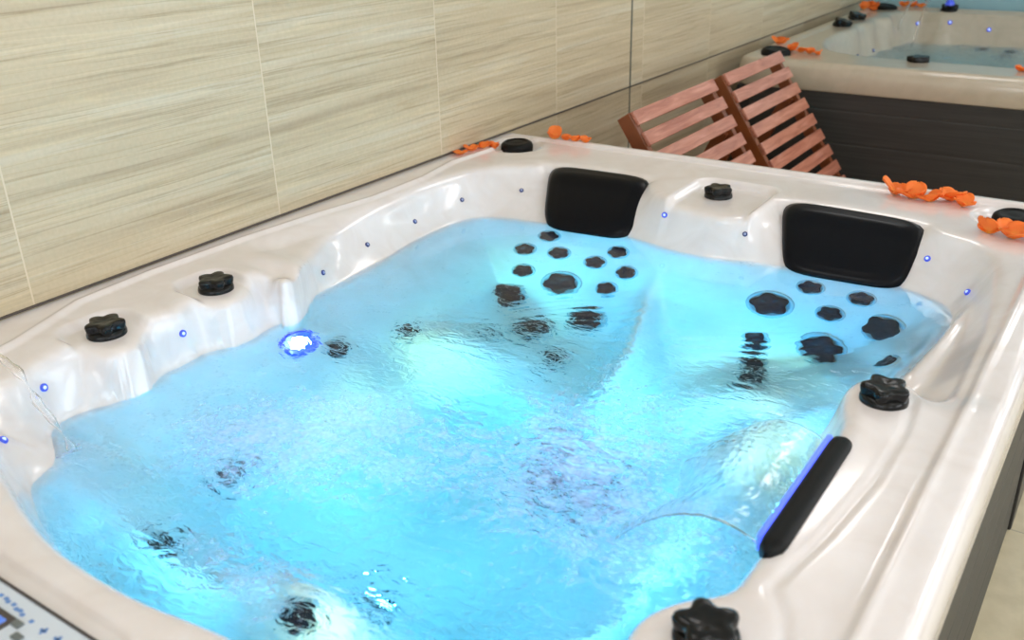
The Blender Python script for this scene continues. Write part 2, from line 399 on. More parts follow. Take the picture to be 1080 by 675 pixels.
def floor_mat():
    m, nt, b = mat('beige_floor_tile')
    tc = N(nt, 'ShaderNodeTexCoord'); mp = N(nt, 'ShaderNodeMapping'); mp.inputs['Location'].default_value = (0, -2.715, 0)
    nt.links.new(tc.outputs['Object'], mp.inputs[0])
    br = N(nt, 'ShaderNodeTexBrick'); br.offset = 0; br.inputs['Scale'].default_value = 1
    br.inputs['Brick Width'].default_value = .6; br.inputs['Row Height'].default_value = .6; br.inputs['Mortar Size'].default_value = .0025
    nt.links.new(mp.outputs[0], br.inputs['Vector'])
    n = N(nt, 'ShaderNodeTexNoise'); n.inputs['Scale'].default_value = 14; n.inputs['Detail'].default_value = 6
    nt.links.new(tc.outputs['Object'], n.inputs['Vector'])
    r = ramp(nt, [(.3, (.50, .42, .27)), (.7, (.62, .53, .36))]); nt.links.new(n.outputs['Fac'], r.inputs[0])
    nt.links.new(r.outputs[0], br.inputs['Color1']); nt.links.new(r.outputs[0], br.inputs['Color2']); br.inputs['Mortar'].default_value = (.30, .26, .19, 1)
    nt.links.new(br.outputs['Color'], b.inputs['Base Color']); b.inputs['Roughness'].default_value = .35
    return m
M_FLOOR = floor_mat()
M_BACKWALL = simple('pale_blue_paint', (.30, .50, .56), .6, var=.05, vs=3)
M_WHITE = simple('white_paint', (.80, .80, .78), .7, var=.02, vs=3)
M_TRIM = simple('dark_joint_strip', (.060, .047, .040), .4, var=.15, vs=60)
M_SEAM = simple('dark_green_seam', (.09, .105, .095), .4)
M_FRAME = simple('white_window_frame', (.8, .8, .8), .4)

def wood_mat():
    m, nt, b = mat('oiled_red_wood')
    tc = N(nt, 'ShaderNodeTexCoord'); mp = N(nt, 'ShaderNodeMapping'); mp.inputs['Scale'].default_value = (14, 1.6, 14)
    nt.links.new(tc.outputs['Object'], mp.inputs[0])
    n = N(nt, 'ShaderNodeTexNoise'); n.inputs['Scale'].default_value = 3; n.inputs['Detail'].default_value = 6; n.inputs['Distortion'].default_value = 1
    nt.links.new(mp.outputs[0], n.inputs['Vector'])
    r = ramp(nt, [(.3, (.34, .10, .055)), (.55, (.50, .19, .12)), (.75, (.62, .28, .20))]); nt.links.new(n.outputs['Fac'], r.inputs[0])
    nt.links.new(r.outputs[0], b.inputs['Base Color']); b.inputs['Roughness'].default_value = .33
    b.inputs['Coat Weight'].default_value = .5; b.inputs['Coat Roughness'].default_value = .25
    return m
M_WOOD = wood_mat()
M_RAIL = simple('brown_wood_rail', (.20, .052, .012), .4, coat=.2, var=.25, vs=12)

def petal_mat():
    m, nt, b = mat('orange_petal')
    tc = N(nt, 'ShaderNodeTexCoord'); n = N(nt, 'ShaderNodeTexGradient', gradient_type='SPHERICAL')
    mp = N(nt, 'ShaderNodeMapping'); mp.inputs['Scale'].default_value = (45, 45, 45)
    nt.links.new(tc.outputs['Object'], mp.inputs[0]); nt.links.new(mp.outputs[0], n.inputs[0])
    r = ramp(nt, [(.0, (1.0, .31, .055)), (.5, (1.0, .42, .07)), (1, (1.0, .70, .12))]); nt.links.new(n.outputs['Fac'], r.inputs[0])
    nt.links.new(r.outputs[0], b.inputs['Base Color']); b.inputs['Roughness'].default_value = .6
    tr = N(nt, 'ShaderNodeBsdfTranslucent'); nt.links.new(r.outputs[0], tr.inputs[0])
    ms = N(nt, 'ShaderNodeMixShader'); ms.inputs[0].default_value = .4
    nt.links.new(b.outputs[0], ms.inputs[1]); nt.links.new(tr.outputs[0], ms.inputs[2])
    nt.links.new(ms.outputs[0], nt.nodes['Material Output'].inputs[0])
    return m
M_PETAL = petal_mat()

def water_mat(name, absorb, dens, bump_s, foamcol=(.76, .74, .99)):
    m, nt, b = mat(name)
    nt.nodes.remove(b)
    out = nt.nodes['Material Output']
    tc = N(nt, 'ShaderNodeTexCoord')
    n = N(nt, 'ShaderNodeTexNoise'); n.inputs['Scale'].default_value = 26; n.inputs['Detail'].default_value = 3; n.inputs['Distortion'].default_value = .8
    mp = N(nt, 'ShaderNodeMapping'); mp.inputs['Scale'].default_value = (1, 1.7, 1); mp.inputs['Rotation'].default_value = (0, 0, .35)
    nt.links.new(tc.outputs['Object'], mp.inputs[0]); nt.links.new(mp.outputs[0], n.inputs['Vector'])
    at = N(nt, 'ShaderNodeAttribute'); at.attribute_name = 'rough_water'
    sep = N(nt, 'ShaderNodeSeparateXYZ'); nt.links.new(at.outputs['Vector'], sep.inputs[0])
    bp = N(nt, 'ShaderNodeBump'); bp.inputs['Distance'].default_value = bump_s
    nt.links.new(n.outputs['Fac'], bp.inputs['Height']); nt.links.new(sep.outputs['X'], bp.inputs['Strength'])
    g = N(nt, 'ShaderNodeBsdfGlass'); g.inputs['IOR'].default_value = 1.333; g.inputs['Roughness'].default_value = 0
    g.inputs['Color'].default_value = (1, 1, 1, 1)
    nt.links.new(bp.outputs[0], g.inputs['Normal'])
    # froth: fine bubbles lying in the surface
    v = N(nt, 'ShaderNodeTexVoronoi'); v.inputs['Scale'].default_value = 95; v.feature = 'F1'
    n2 = N(nt, 'ShaderNodeTexNoise'); n2.inputs['Scale'].default_value = 16; n2.inputs['Detail'].default_value = 7; n2.inputs['Distortion'].default_value = 1.4
    nt.links.new(tc.outputs['Object'], v.inputs['Vector']); nt.links.new(tc.outputs['Object'], n2.inputs['Vector'])
    a = N(nt, 'ShaderNodeMath', operation='MULTIPLY_ADD'); a.inputs[1].default_value = -.35
    nt.links.new(v.outputs['Distance'], a.inputs[0]); nt.links.new(n2.outputs['Fac'], a.inputs[2])
    s = N(nt, 'ShaderNodeMath', operation='ADD'); nt.links.new(a.outputs[0], s.inputs[0]); nt.links.new(sep.outputs['Y'], s.inputs[1])
    mr = N(nt, 'ShaderNodeMapRange'); mr.inputs['From Min'].default_value = .29; mr.inputs['From Max'].default_value = 1.05; mr.inputs['To Max'].default_value = .85
    nt.links.new(s.outputs[0], mr.inputs[0])
    d = N(nt, 'ShaderNodeBsdfDiffuse'); d.inputs[0].default_value = (*foamcol, 1)
    t = N(nt, 'ShaderNodeBsdfTranslucent'); t.inputs[0].default_value = (*foamcol, 1)
    dm = N(nt, 'ShaderNodeMixShader'); dm.inputs[0].default_value = .35
    nt.links.new(d.outputs[0], dm.inputs[1]); nt.links.new(t.outputs[0], dm.inputs[2])
    ms = N(nt, 'ShaderNodeMixShader'); nt.links.new(mr.outputs[0], ms.inputs[0])
    nt.links.new(g.outputs[0], ms.inputs[1]); nt.links.new(dm.outputs[0], ms.inputs[2])
    nt.links.new(ms.outputs[0], out.inputs['Surface'])
    va = N(nt, 'ShaderNodeVolumeAbsorption'); va.inputs['Color'].default_value = (*absorb, 1); va.inputs['Density'].default_value = dens
    nt.links.new(va.outputs[0], out.inputs['Volume'])
    return m
M_WATER = water_mat('spa_water', ABSORB, DENS, .012)
M_WATER2 = water_mat('far_spa_water', (.45, .80, .86), 1.5, .02, (.75, .85, .88))
def clear_water():
    m, nt, b = mat('falling_water'); nt.nodes.remove(b)
    g = N(nt, 'ShaderNodeBsdfGlass'); g.inputs['IOR'].default_value = 1.33; g.inputs['Roughness'].default_value = 0
    tr = N(nt, 'ShaderNodeBsdfTransparent')
    ms = N(nt, 'ShaderNodeMixShader'); ms.inputs[0].default_value = .2
    nt.links.new(g.outputs[0], ms.inputs[1]); nt.links.new(tr.outputs[0], ms.inputs[2])
    nt.links.new(ms.outputs[0], nt.nodes['Material Output'].inputs['Surface'])
    return m
M_STREAM = clear_water()

# ------------------------------------------------------------ the room
def struct(o, label=None):
    o['kind'] = 'structure'
    if label: o['label'] = label
    return o
struct(box_obj('floor', -.2, 4.8, -2.6, 7.8, -.1, 0, M_FLOOR), 'beige square floor tiles beside the dark tub skirt')
struct(box_obj('wall_left', -.2, 0, -2.6, 7.8, 0, 2.8, M_WALL), 'long wall of beige horizontally streaked tiles')
struct(box_obj('wall_back', 0, 4.8, 7.62, 7.8, 0, 2.8, M_BACKWALL), 'pale blue wall behind the far tub')
def holed_wall(name, horiz, holes, z0, z1, lab):
    bm = bmesh.new()
    if horiz:   # wall in the x direction at y = -2.6..-2.4
        xs = [0]+[v for h in holes for v in h]+[4.8]
        for i in range(0, len(xs), 2): add_box(bm, xs[i], xs[i+1], -2.6, -2.4, 0, 2.8)
        for a, b in holes: add_box(bm, a, b, -2.6, -2.4, 0, z0); add_box(bm, a, b, -2.6, -2.4, z1, 2.8)
    else:
        ys = [-2.4]+[v for h in holes for v in h]+[7.62]
        for i in range(0, len(ys), 2): add_box(bm, 4.6, 4.8, ys[i], ys[i+1], 0, 2.8)
        for a, b in holes: add_box(bm, 4.6, 4.8, a, b, 0, z0); add_box(bm, 4.6, 4.8, a, b, z1, 2.8)
    return struct(bm_obj(name, bm, M_WHITE), lab)
holed_wall('wall_right', False, [(-1.95, -.45), (.65, 2.15), (3.25, 4.75), (5.55, 7.05)], .7, 2.4, 'white wall with windows')
holed_wall('wall_front', True, [(.5, 2.7)], .7, 2.4, 'white wall with a window')
struct(box_obj('ceiling', -.2, 4.8, -2.6, 7.8, 2.8, 2.9, M_WHITE), 'white ceiling')
for i, y in enumerate((-1.2, 1.4, 4.0, 6.3)):
    bm = bmesh.new()
    for (a, b, c, d) in ((y-.75, y-.70, .7, 2.4), (y+.70, y+.75, .7, 2.4), (y-.70, y+.70, .7, .75), (y-.70, y+.70, 2.35, 2.4), (y-.02, y+.02, .75, 2.35)):
        add_box(bm, 4.64, 4.69, a, b, c, d)
    struct(bm_obj('window_%d' % (i+1), bm, M_FRAME), 'white framed window in the right wall')
bm = bmesh.new()
for (a, b, c, d) in ((.5, .55, .7, 2.4), (2.65, 2.7, .7, 2.4), (.55, 2.65, .7, .75), (.55, 2.65, 2.35, 2.4), (1.58, 1.62, .75, 2.35)):
    add_box(bm, a, b, -2.5, -2.45, c, d)
struct(bm_obj('window_5', bm, M_FRAME), 'white framed window in the front wall')
struct(box_obj('trim_1', 0, .006, -2.4, 7.62, .9205, .9250, M_TRIM), 'thin dark joint strip running along the tiled wall at rim height')
struct(box_obj('trim_2', 0, .004, 3.906, 3.912, .9250, 2.8, M_SEAM), 'thin dark vertical seam in the tiled wall')
struct(box_obj('trim_3', 0, .004, 3.907, 3.911, 0, .9205, M_SEAM), 'thin dark vertical seam below the joint strip')

# ceiling lamps (real fittings with a glowing panel)
M_CEIL = simple('lamp_panel', (.9, .9, .9), .5, emit=(1, .97, .96), es=CEIL_E)
for k, (x, y) in enumerate(((.95, 1.3), (2.9, 1.3), (.95, 4.0), (2.9, 4.0), (1.95, 6.4), (3.6, 6.4), (2.9, -1.2))):
    l = empty('ceiling_light', (x, y, 2.8), 'square white ceiling light panel', 'ceiling light', 'ceiling light panels above the tubs')
    bm = bmesh.new()
    for s in ((-.31, -.29, -.31, .31), (.29, .31, -.31, .31), (-.29, .29, -.31, -.29), (-.29, .29, .29, .31)): add_box(bm, x+s[0], x+s[1], y+s[2], y+s[3], 2.765, 2.8)
    adopt(bm_obj('frame', bm, M_FRAME), l)
    adopt(box_obj('diffuser', x-.29, x+.29, y-.29, y+.29, 2.78, 2.795, M_CEIL), l)

# ------------------------------------------------------------ tub builder
def grid_mesh(name, fn, x0, x1, y0, y1, st, keep, m, parent, project=None):
    nx = int(round((x1-x0)/st))+1; ny = int(round((y1-y0)/st))+1
    gx = np.linspace(x0, x1, nx); gy = np.linspace(y0, y1, ny)
    X, Y = np.meshgrid(gx, gy, indexing='ij')
    K = keep(X, Y)
    if project: X, Y = project(X, Y)
    Z = fn(X, Y)
    idx = np.arange(nx*ny).reshape(nx, ny)
    fk = K[:-1, :-1] | K[1:, :-1] | K[:-1, 1:] | K[1:, 1:]
    F = np.stack([idx[:-1, :-1][fk], idx[1:, :-1][fk], idx[1:, 1:][fk], idx[:-1, 1:][fk]], 1)
    used = np.unique(F); rm = -np.ones(nx*ny, int); rm[used] = np.arange(len(used))
    V = np.stack([X.ravel(), Y.ravel(), Z.ravel()], 1)[used]
    return V, rm[F]
def rr_outline(x0, x1, y0, y1, r, n=8):
    pts = []
    for cx, cy, a0 in ((x1-r, y1-r, 0), (x0+r, y1-r, 90), (x0+r, y0+r, 180), (x1-r, y0+r, 270)):
        for i in range(n+1):
            a = math.radians(a0+90*i/n); pts.append((cx+r*math.cos(a), cy+r*math.sin(a)))
    return pts
def rbox_project(box, r):
    x0, x1, y0, y1 = box
    def f(X, Y):
        cx, cy, hx, hy = (x0+x1)/2, (y0+y1)/2, (x1-x0)/2-r, (y1-y0)/2-r
        ax, ay = np.clip(X-cx, -hx, hx), np.clip(Y-cy, -hy, hy)
        dx, dy = X-cx-ax, Y-cy-ay
        L = np.hypot(dx, dy)
        s = np.where(L > r, r/np.maximum(L, 1e-9), 1)
        return cx+ax+dx*s, cy+ay+dy*s
    return f
def shell(box, fn, cr, er, lip_z, m, parent, st=.006):
    x0, x1, y0, y1 = box
    keep = lambda X, Y: rbox(X, Y, x0, x1, y0, y1, cr) > -1e-6
    V, F = grid_mesh('shell', fn, x0, x1, y0, y1, st, keep, m, parent, rbox_project(box, cr))
    V = list(map(tuple, V)); F = list(map(tuple, F))
    o = rr_outline(x0, x1, y0, y1, cr)
    n = len(o); ztop = RIM-er+.002
    rings = [(-.002, ztop+.006), (0, ztop), (.004, ztop-.012), (.006, ztop-.04), (.006, lip_z+.006), (.001, lip_z), (-.02, lip_z)]
    cx, cy = (x0+x1)/2, (y0+y1)/2
    b0 = len(V)
    for off, z in rings:
        oo = rr_outline(x0-off, x1+off, y0-off, y1+off, cr+off)
        V += [(p[0], p[1], z) for p in oo]
    for k in range(len(rings)-1):
        for i in range(n):
            j = (i+1) % n
            F.append((b0+k*n+i, b0+(k+1)*n+i, b0+(k+1)*n+j, b0+k*n+j))
    return adopt(mesh_obj('tub_shell', V, F, m), parent)

def frame_at(p, nrm, spin=0):
    q = Vector(nrm).normalized().to_track_quat('Z', 'Y')
    return Matrix.Translation(p) @ q.to_matrix().to_4x4() @ Matrix.Rotation(spin, 4, 'Z')
def surf(fn, x, y, g=.006):
    a = np.array([x, x+g, x-g, x, x]); b = np.array([y, y, y, y+g, y-g])
    z = fn(a, b)
    return Vector((x, y, float(z[0]))), Vector((-(z[1]-z[2])/(2*g), -(z[3]-z[4])/(2*g), 1)).normalized()

JC = revolve([(1.0, -.12, 0), (1.0, .04, 0), (.96, .11, 0), (.86, .13, 0), (.80, .08, 0), (.78, .02, 0)], 32)
JN = revolve([(.74, .0, .13), (.76, .20, .15), (.71, .27, .16), (.50, .28, .22), (.30, .22, .2), (.12, .20, 0)], 50)
KB = revolve([(.049, -.012, 0), (.0515, .000, 0), (.052, .010, 0), (.050, .018, 0), (.044, .022, 0), (.036, .022, 0)], 48)
KS = revolve([(.044, .014, .12), (.0455, .024, .17), (.0465, .036, .19), (.0445, .0415, .20), (.037, .0445, .22), (.022, .0425, .18), (.010, .041, 0)], 60)
SPK = revolve([(.052, -.022, 0), (.055, .0, 0), (.056, .014, 0), (.053, .022, 0), (.045, .028, 0), (.038, .029, 0), (.036, .026, 0), (.018, .028, 0), (.006, .029, 0)], 44)
def place(name, VF, m, M, parent, scale=1, world_parent=None):
    o = mesh_obj(name, VF[0] if scale == 1 else [(x*scale, y*scale, z*scale) for x, y, z in VF[0]], VF[1], m)
    o.parent = world_parent or parent
    o.matrix_parent_inverse = Matrix.Translation(-parent.location)
    o.matrix_world = M
    o.matrix_basis = M
    return o
def sub(o, VF, name, m, scale=1):
    c = mesh_obj(name, VF[0] if scale == 1 else [(x*scale, y*scale, z*scale) for x, y, z in VF[0]], VF[1], m)
    c.parent = o
    return c
def jet(tub, fn, x, y, r, spin):
    p, nn = surf(fn, x, y)
    o = place('jet', JC, M_JETG, frame_at(p, nn, spin), tub, r)
    sub(o, JN, 'jet_nozzle', M_JETK, r)
    return o
def knob(tub, p, spin=0, tilt=(0, 0, 1), s=1):
    o = place('diverter_knob', KB, M_BLACK, frame_at(Vector(p), tilt, spin), tub, s)
    sub(o, KS, 'star_cap', M_BLACK, s)
    return o
RING = revolve([(.0085, -.002, 0), (.0085, .003, 0), (.0070, .005, 0), (.0050, .004, 0), (.0046, .003, 0)], 20)
BULB = revolve([(.0044, .001, 0), (.0036, .0045, 0), (.002, .006, 0)], 14)
def led(tub, fn, x, y, lit, s=1.0):
    p, nn = surf(fn, x, y)
    o = place('light_stud', RING, M_LEDB if lit else M_CHROME, frame_at(p+nn*.001, nn), tub, s*(1 if lit else .85))
    sub(o, BULB, 'bulb', M_LEDW if lit else M_STUD, s)
LAMPR = revolve([(.050, -.005, 0), (.050, .006, 0), (.044, .012, 0), (.040, .010, 0), (.036, .002, 0)], 32)
LAMPL = revolve([(.040, .006, 0), (.034, .013, 0), (.018, .017, 0)], 32)
def lamp(tub, fn, x, y, m, s=1, ring=None, lens=1):
    p, nn = surf(fn, x, y)
    o = place('underwater_or_fill_light', LAMPR, ring or M_CHROME, frame_at(p, nn), tub, s)  # only the blue-ringed one is a real lamp; the others are added fill
    sub(o, LAMPL, 'lens', m, s*lens)

def skirt(tub, box, planks, z1, mirror=True):
    x0, x1, y0, y1 = box
    t = .014
    def panel(axis, pos, a, b, sgn):
        bm = bmesh.new()
        zs = [0.01]+planks+[z1]
        for za, zb in zip(zs[:-1], zs[1:]):
            if axis == 'x': add_box(bm, pos-t, pos, a, b, za+.002, zb-.002, .0045)
            else: add_box(bm, a, b, pos-t, pos, za+.002, zb-.002, .0045)
        if axis == 'x': add_box(bm, pos-t*.9, pos-t*.25, a, b, 0, z1)
        else: add_box(bm, a, b, pos-t*.9, pos-t*.25, 0, z1)
        adopt(bm_obj('skirt_panel', bm, M_SKIRT), tub)
    i = .02
    panel('x', x1-.008, y0+i+.07, y1-.25, 1); panel('y', y1-i+t, x0+i+.07, x1-i-.07, 1)
    panel('y', y0+i, x0+i+.07, x1-i-.07, -1); panel('x', x0+i+t, y0+i+.07, y1-i-.07, -1)
    for xa, xb, ya, yb in ((x1-.055, x1+.001, y1-.25, y1-.012), (x0+.012, x0+.10, y1-.10, y1-.012), (x0+.012, x0+.10, y0+.012, y0+.09), (x1-.055, x1-.004, y0+.012, y0+.09)):
        bm = bmesh.new(); add_box(bm, xa, xb, ya, yb, 0, z1-.003, .006)
        adopt(bm_obj('corner_post', bm, M_POST), tub)

# ------------------------------------------------------------ near tub
tub = empty('hot_tub', (.97, 1.61, 0), 'large pearl white hot tub in the foreground with two black headrests and a black skirt', 'hot tub')
shell(BOX1, hz1, .06, .022, .80, M_ACR, tub)
skirt(tub, BOX1, [.202, .367, .532, .697], .803)

def patch(name, c00, c10, c11, c01, outline, bulge, thick, m, parent, edge=.012):
    """a padded slab on four corners (bottom left, bottom right, top right, top left)"""
    c00, c10, c11, c01 = map(Vector, (c00, c10, c11, c01))
    nrm = (c10-c00).cross(c01-c00).normalized()
    V, F = [], []
    NR, NA = 12, 64
    prof = [(i/NR) for i in range(1, NR+1)]
    def pos(u, v, h):
        p = c00*(1-u)*(1-v)+c10*u*(1-v)+c11*u*v+c01*(1-u)*v
        return p+nrm*h
    V.append(pos(.5, .5, bulge(.5, .5, 0)))
    for r in prof:
        for k in range(NA):
            a = 2*math.pi*k/NA
            ca, sa = math.cos(a), math.sin(a)
            e = outline
            s = (abs(ca)**e+abs(sa)**e)**(-1/e)
            u, v = .5+.5*r*s*ca, .5+.5*r*s*sa
            V.append(pos(u, v, bulge(u, v, r)))
    for k in range(NA): F.append((0, 1+k, 1+(k+1) % NA))
    for q in range(NR-1):
        for k in range(NA):
            j = (k+1) % NA
            F.append((1+q*NA+k, 1+(q+1)*NA+k, 1+(q+1)*NA+j, 1+q*NA+j))
    b = len(V)
    for k in range(NA): V.append(Vector(V[1+(NR-1)*NA+k])-nrm*thick)
    for k in range(NA):
        j = (k+1) % NA
        F.append((1+(NR-1)*NA+k, b+k, b+j, 1+(NR-1)*NA+j))
    F.append(tuple(b+k for k in range(NA)))
    o = mesh_obj(name, V, F, m)
    return adopt(o, parent)
def pad_bulge(u, v, r):
    h = .012*(1-max(0, (r-.86)/.14)**2) if r > .86 else .012
    h += .006*math.exp(-((v-.80)/.10)**2)*(1 if r < .86 else 0)      # neck roll
    h -= .0035*math.exp(-((r-.84)/.03)**2)                             # stitched groove
    h += .006*math.sin(min(1, max(0, v))*math.pi)
    return h
for cs in PILLOWS:
    patch('headrest', *cs, 5.5, pad_bulge, .05, M_FOAMPAD, tub)

# jets
random.seed(4)
for (x, y) in J_SMALL: jet(tub, hz1, x, y, .039, random.random()*6)
for (x, y) in J_LARGE: jet(tub, hz1, x, y, .065, random.random()*6)
for (x, y, r) in J_OTHER: jet(tub, hz1, x, y, r, random.random()*6)
for (x, y, lit) in LEDS: led(tub, hz1, x, y, lit)
for (x, y, s) in FILL_LAMPS: lamp(tub, hz1, x, y, M_LAMP, s)  # assumed lamps added behind the rim as fill for the water
lamp(tub, hz1, .384, 1.444, M_LAMPB, 1.05, M_BLUERING, .5)
# added coloured fill spots that tint and brighten the water, seats and footwell
for p_, q_, ang, col_, pw in FILL_SPOTS:
    d_ = bpy.data.lights.new('fill_beam', 'SPOT'); d_.energy = pw; d_.color = col_; d_.spot_size = ang; d_.spot_blend = 1; d_.shadow_soft_size = .03
    o_ = bpy.data.objects.new('fill_beam', d_); sc.collection.objects.link(o_); o_.location = p_
    o_.rotation_euler = (Vector(q_)-Vector(p_)).to_track_quat('-Z', 'Y').to_euler()
for x, y, sp in ((.223, 1.049, .1), (.228, 1.346, .25), (.966, 2.652, .5), (1.727, 1.605, .4), (1.703, .878, .3)):
    z = float(hz1(np.array([x]), np.array([y]))[0])
    knob(tub, (x, y, z-.004), sp, s=.82)
for x, y in ((.118, 2.815), (1.760, 2.812)):
    z = float(hz1(np.array([x]), np.array([y]))[0])
    place('speaker', SPK, M_BLACKM, frame_at(Vector((x, y, z+.004)), (-.0, -.05, 1)), tub, 1.05)
place('fountain_nozzle', revolve([(.016, -.01, 0), (.016, .008, 0), (.012, .012, 0), (.006, .012, 0)], 24), M_BLACK, frame_at(Vector((.12, .69, .916)), (.2, .2, 1)), tub)

# waterfall bar on the right rim
o = None
ya, yb, xb = 1.075, 1.435, 1.708
V, F = [], []
secs = []
for k in range(25):
    t = k/24; y = ya+(yb-ya)*t
    e = min(1, min(t, 1-t)/.07); e = math.sqrt(1-(1-e)**2) if e < 1 else 1
    e = max(e, .25)
    for i in range(20):
        a = 2*math.pi*i/20
        ca, sa = math.cos(a), math.sin(a)
        s = (abs(ca)**3+abs(sa)**3)**(-1/3)
        V.append((xb+.019*e*s*ca, y, .905+.020*(.4+.6*e)*s*sa))
for k in range(24):
    for i in range(20):
        j = (i+1) % 20
        F.append((k*20+i, k*20+j, (k+1)*20+j, (k+1)*20+i))
F.append(tuple(range(20))); F.append(tuple(range(24*20, 25*20)))
bar = adopt(mesh_obj('waterfall_bar', V, F, M_BLACKM), tub)
bar['label'] = 'matt black waterfall spout bar'
bm = bmesh.new(); add_box(bm, xb-.0275, xb-.017, ya+.03, yb-.006, .888, .918, .004)
st_ = bm_obj('light_strip', bm, M_STRIP); st_.parent = bar; st_['label'] = 'glowing blue light strip'

# control panel on the near rim
pz = .9165
pan = adopt(box_obj('control_panel', .70, 1.075, .345, .4545, .895, pz+.004, simple('panel_pale', (.60, .66, .74), .3, coat=.3), bevel=.004), tub)
def psub(name, x0, x1, y0, y1, h, m, rot=0, bev=.0015):
    c = Vector(((x0+x1)/2, (y0+y1)/2, 0))
    M = Matrix.Translation(c) @ Matrix.Rotation(rot, 4, 'Z') @ Matrix.Translation(-c)
    o = box_obj(name, x0, x1, y0, y1, pz+.0035, pz+.004+h, m, bevel=bev, M=M)
    o.parent = pan; o.matrix_parent_inverse = Matrix.Identity(4)
    return o
M_PDARK = simple('panel_edge_dark', (.06, .05, .05), .4)
M_LCD = simple('panel_screen', (.05, .10, .35), .2, emit=(.12, .28, .9), es=.45)
M_BTN = simple('panel_button', (.13, .15, .15), .4)
M_INK = simple('panel_ink_blue', (.12, .25, .55), .5)
bm = bmesh.new()
add_box(bm, .696, 1.079, .4535, .4575, .90, pz+.005, .001); add_box(bm, 1.0745, 1.079, .341, .4535, .90, pz+.005, .001); add_box(bm, .696, .7005, .341, .4535, .90, pz+.005, .001)
e_ = bm_obj('panel_edge', bm, M_PDARK); e_.parent = pan
psub('screen_frame', .80, .948, .385, .423, .002, M_PDARK); 
psub('screen', .806, .940, .389, .414, .003, M_LCD)
for x0, y0 in ((.957, .4175), (.979, .404), (.957, .383), (.985, .379), (1.012, .392), (1.035, .372)):
    psub('button', x0-.009, x0+.009, y0-.0055, y0+.0055, .003, M_BTN, .0, .002)
# faint blue symbols along the top edge of the panel
bm = bmesh.new()
random.seed(2)
for cx, cy in ((.885, .437), (.897, .437), (.905, .435), (.917, .436), (.928, .433), (.936, .434), (.945, .431), (.967, .4305)):
    add_box(bm, cx-.0035, cx+.0035, cy-.0028, cy+.0028, pz+.0038, pz+.0046)
for cx, cy in ((.997, .429), (1.026, .430)):
    add_box(bm, cx-.007, cx+.005, cy-.002, cy+.002, pz+.0038, pz+.0046, 0, None)
    add_box(bm, cx-.002, cx+.002, cy-.006, cy+.006, pz+.0038, pz+.0046, 0, None)
s_ = bm_obj('panel_symbols', bm, M_INK); s_.parent = pan

# ------------------------------------------------------------ water in the near tub
def waves(X, Y, seed, amp, lmin, lmax, n, ani=0, dirn=0):
    rng = np.random.RandomState(seed); Z = np.zeros_like(X)
    wx = X+.03*np.sin(9*Y+1)+.02*np.sin(17*X+13*Y); wy = Y+.03*np.sin(8*X+2)+.02*np.sin(15*X-12*Y)
    for i in range(n):
        L = math.exp(rng.uniform(math.log(lmin), math.log(lmax)))
        a = rng.uniform(0, 2*math.pi) if not ani else dirn+rng.normal(0, ani)
        k = 2*math.pi/L
        ph = rng.uniform(0, 6.28)
        Z += L*np.sin(k*(wx*math.cos(a)+wy*math.sin(a))+ph)
    return Z*amp/math.sqrt(n)
def choppy(X, Y):
    return sst(2.05, 1.55, Y)
def plume(X, Y, lst):
    f = np.zeros_like(X)
    for cx, cy, sx, sy, r, s in lst:
        c, sn = math.cos(r), math.sin(r)
        u = ((X-cx)*c+(Y-cy)*sn)/sx; v = (-(X-cx)*sn+(Y-cy)*c)/sy
        f = np.maximum(f, s*np.exp(-(u*u+v*v)**1.3))
    return f
def water1(X, Y):
    ch = choppy(X, Y); pl = plume(X, Y, PLUMES)
    left = sst(.8, .4, X)*sst(.7, 1.1, Y)*sst(1.9, 1.5, Y)
    Z = ZW+waves(X, Y, 1, .0050, .10, .30, 16)*(.10+.9*ch)
    Z += waves(X, Y, 2, .0085, .035, .09, 26)*(.02+.75*ch+.6*pl)
    Z += waves(X, Y, 3, .011, .013, .030, 30)*(.0+.24*ch+1.1*pl)
    # long ripples crossing the seats
    band = np.exp(-((Y-(1.74+.14*X))/.15)**2)
    Z += waves(X, Y, 5, .013, .030, .075, 12, .10, math.radians(122))*band*1.2
    Z += np.maximum(0, plume(X, Y, [(.41, .82, .06, .06, 0, 1)]))*waves(X, Y, 7, .02, .02, .04, 10)
    return Z
def water_obj(name, fn, box, W, grow, st, m, label, attr):
    keep = lambda X, Y: seg_dist(X, Y, W) > -grow
    V, F = grid_mesh(name, fn, *box, st, keep, m, None)
    o = mesh_obj(name, V, F, m)
    a = o.data.attributes.new('rough_water', 'FLOAT_VECTOR', 'POINT')
    r, f = attr(V[:, 0], V[:, 1])
    a.data.foreach_set('vector', np.stack([r, f, np.zeros_like(r)], 1).astype(np.float32).ravel())
    return tag(o, label, 'water', kind='stuff')
def attr1(x, y):
    ch = choppy(x, y); pl = plume(x, y, PLUMES)
    rng = plume(x, y, [(.41, .82, .05, .05, 0, .18), (.60, 1.05, .12, .10, .3, .12)])
    return .02+.5*ch+.5*pl, -.20+.04*ch+.56*pl+rng
water_obj('tub_water', water1, (.15, 1.80, .52, 2.56), W1, .028, .005, M_WATER, 'bright turquoise bubbling water filling the foreground hot tub', attr1)

# ------------------------------------------------------------ falling water
S0 = Vector((.12, .69, .93)); S1 = Vector((.405, .82, .775))
V, F = [], []
pts, rad = [], []
for i in range(60):
    t = i/59; p = S0.lerp(S1, t); p.z += 4*.18*t*(1-t)
    p += Vector((math.sin(t*40)*.003, math.cos(t*33)*.003, math.sin(t*50+1)*.002))
    pts.append(p); rad.append(.0065+.0035*math.sin(t*45)+.0025*math.sin(t*83+1))
V, F = tube(pts, rad, 12)
tag(mesh_obj('water_jet', V, F, M_STREAM), 'thin clear arc of water falling into the tub at its left end', 'water jet')
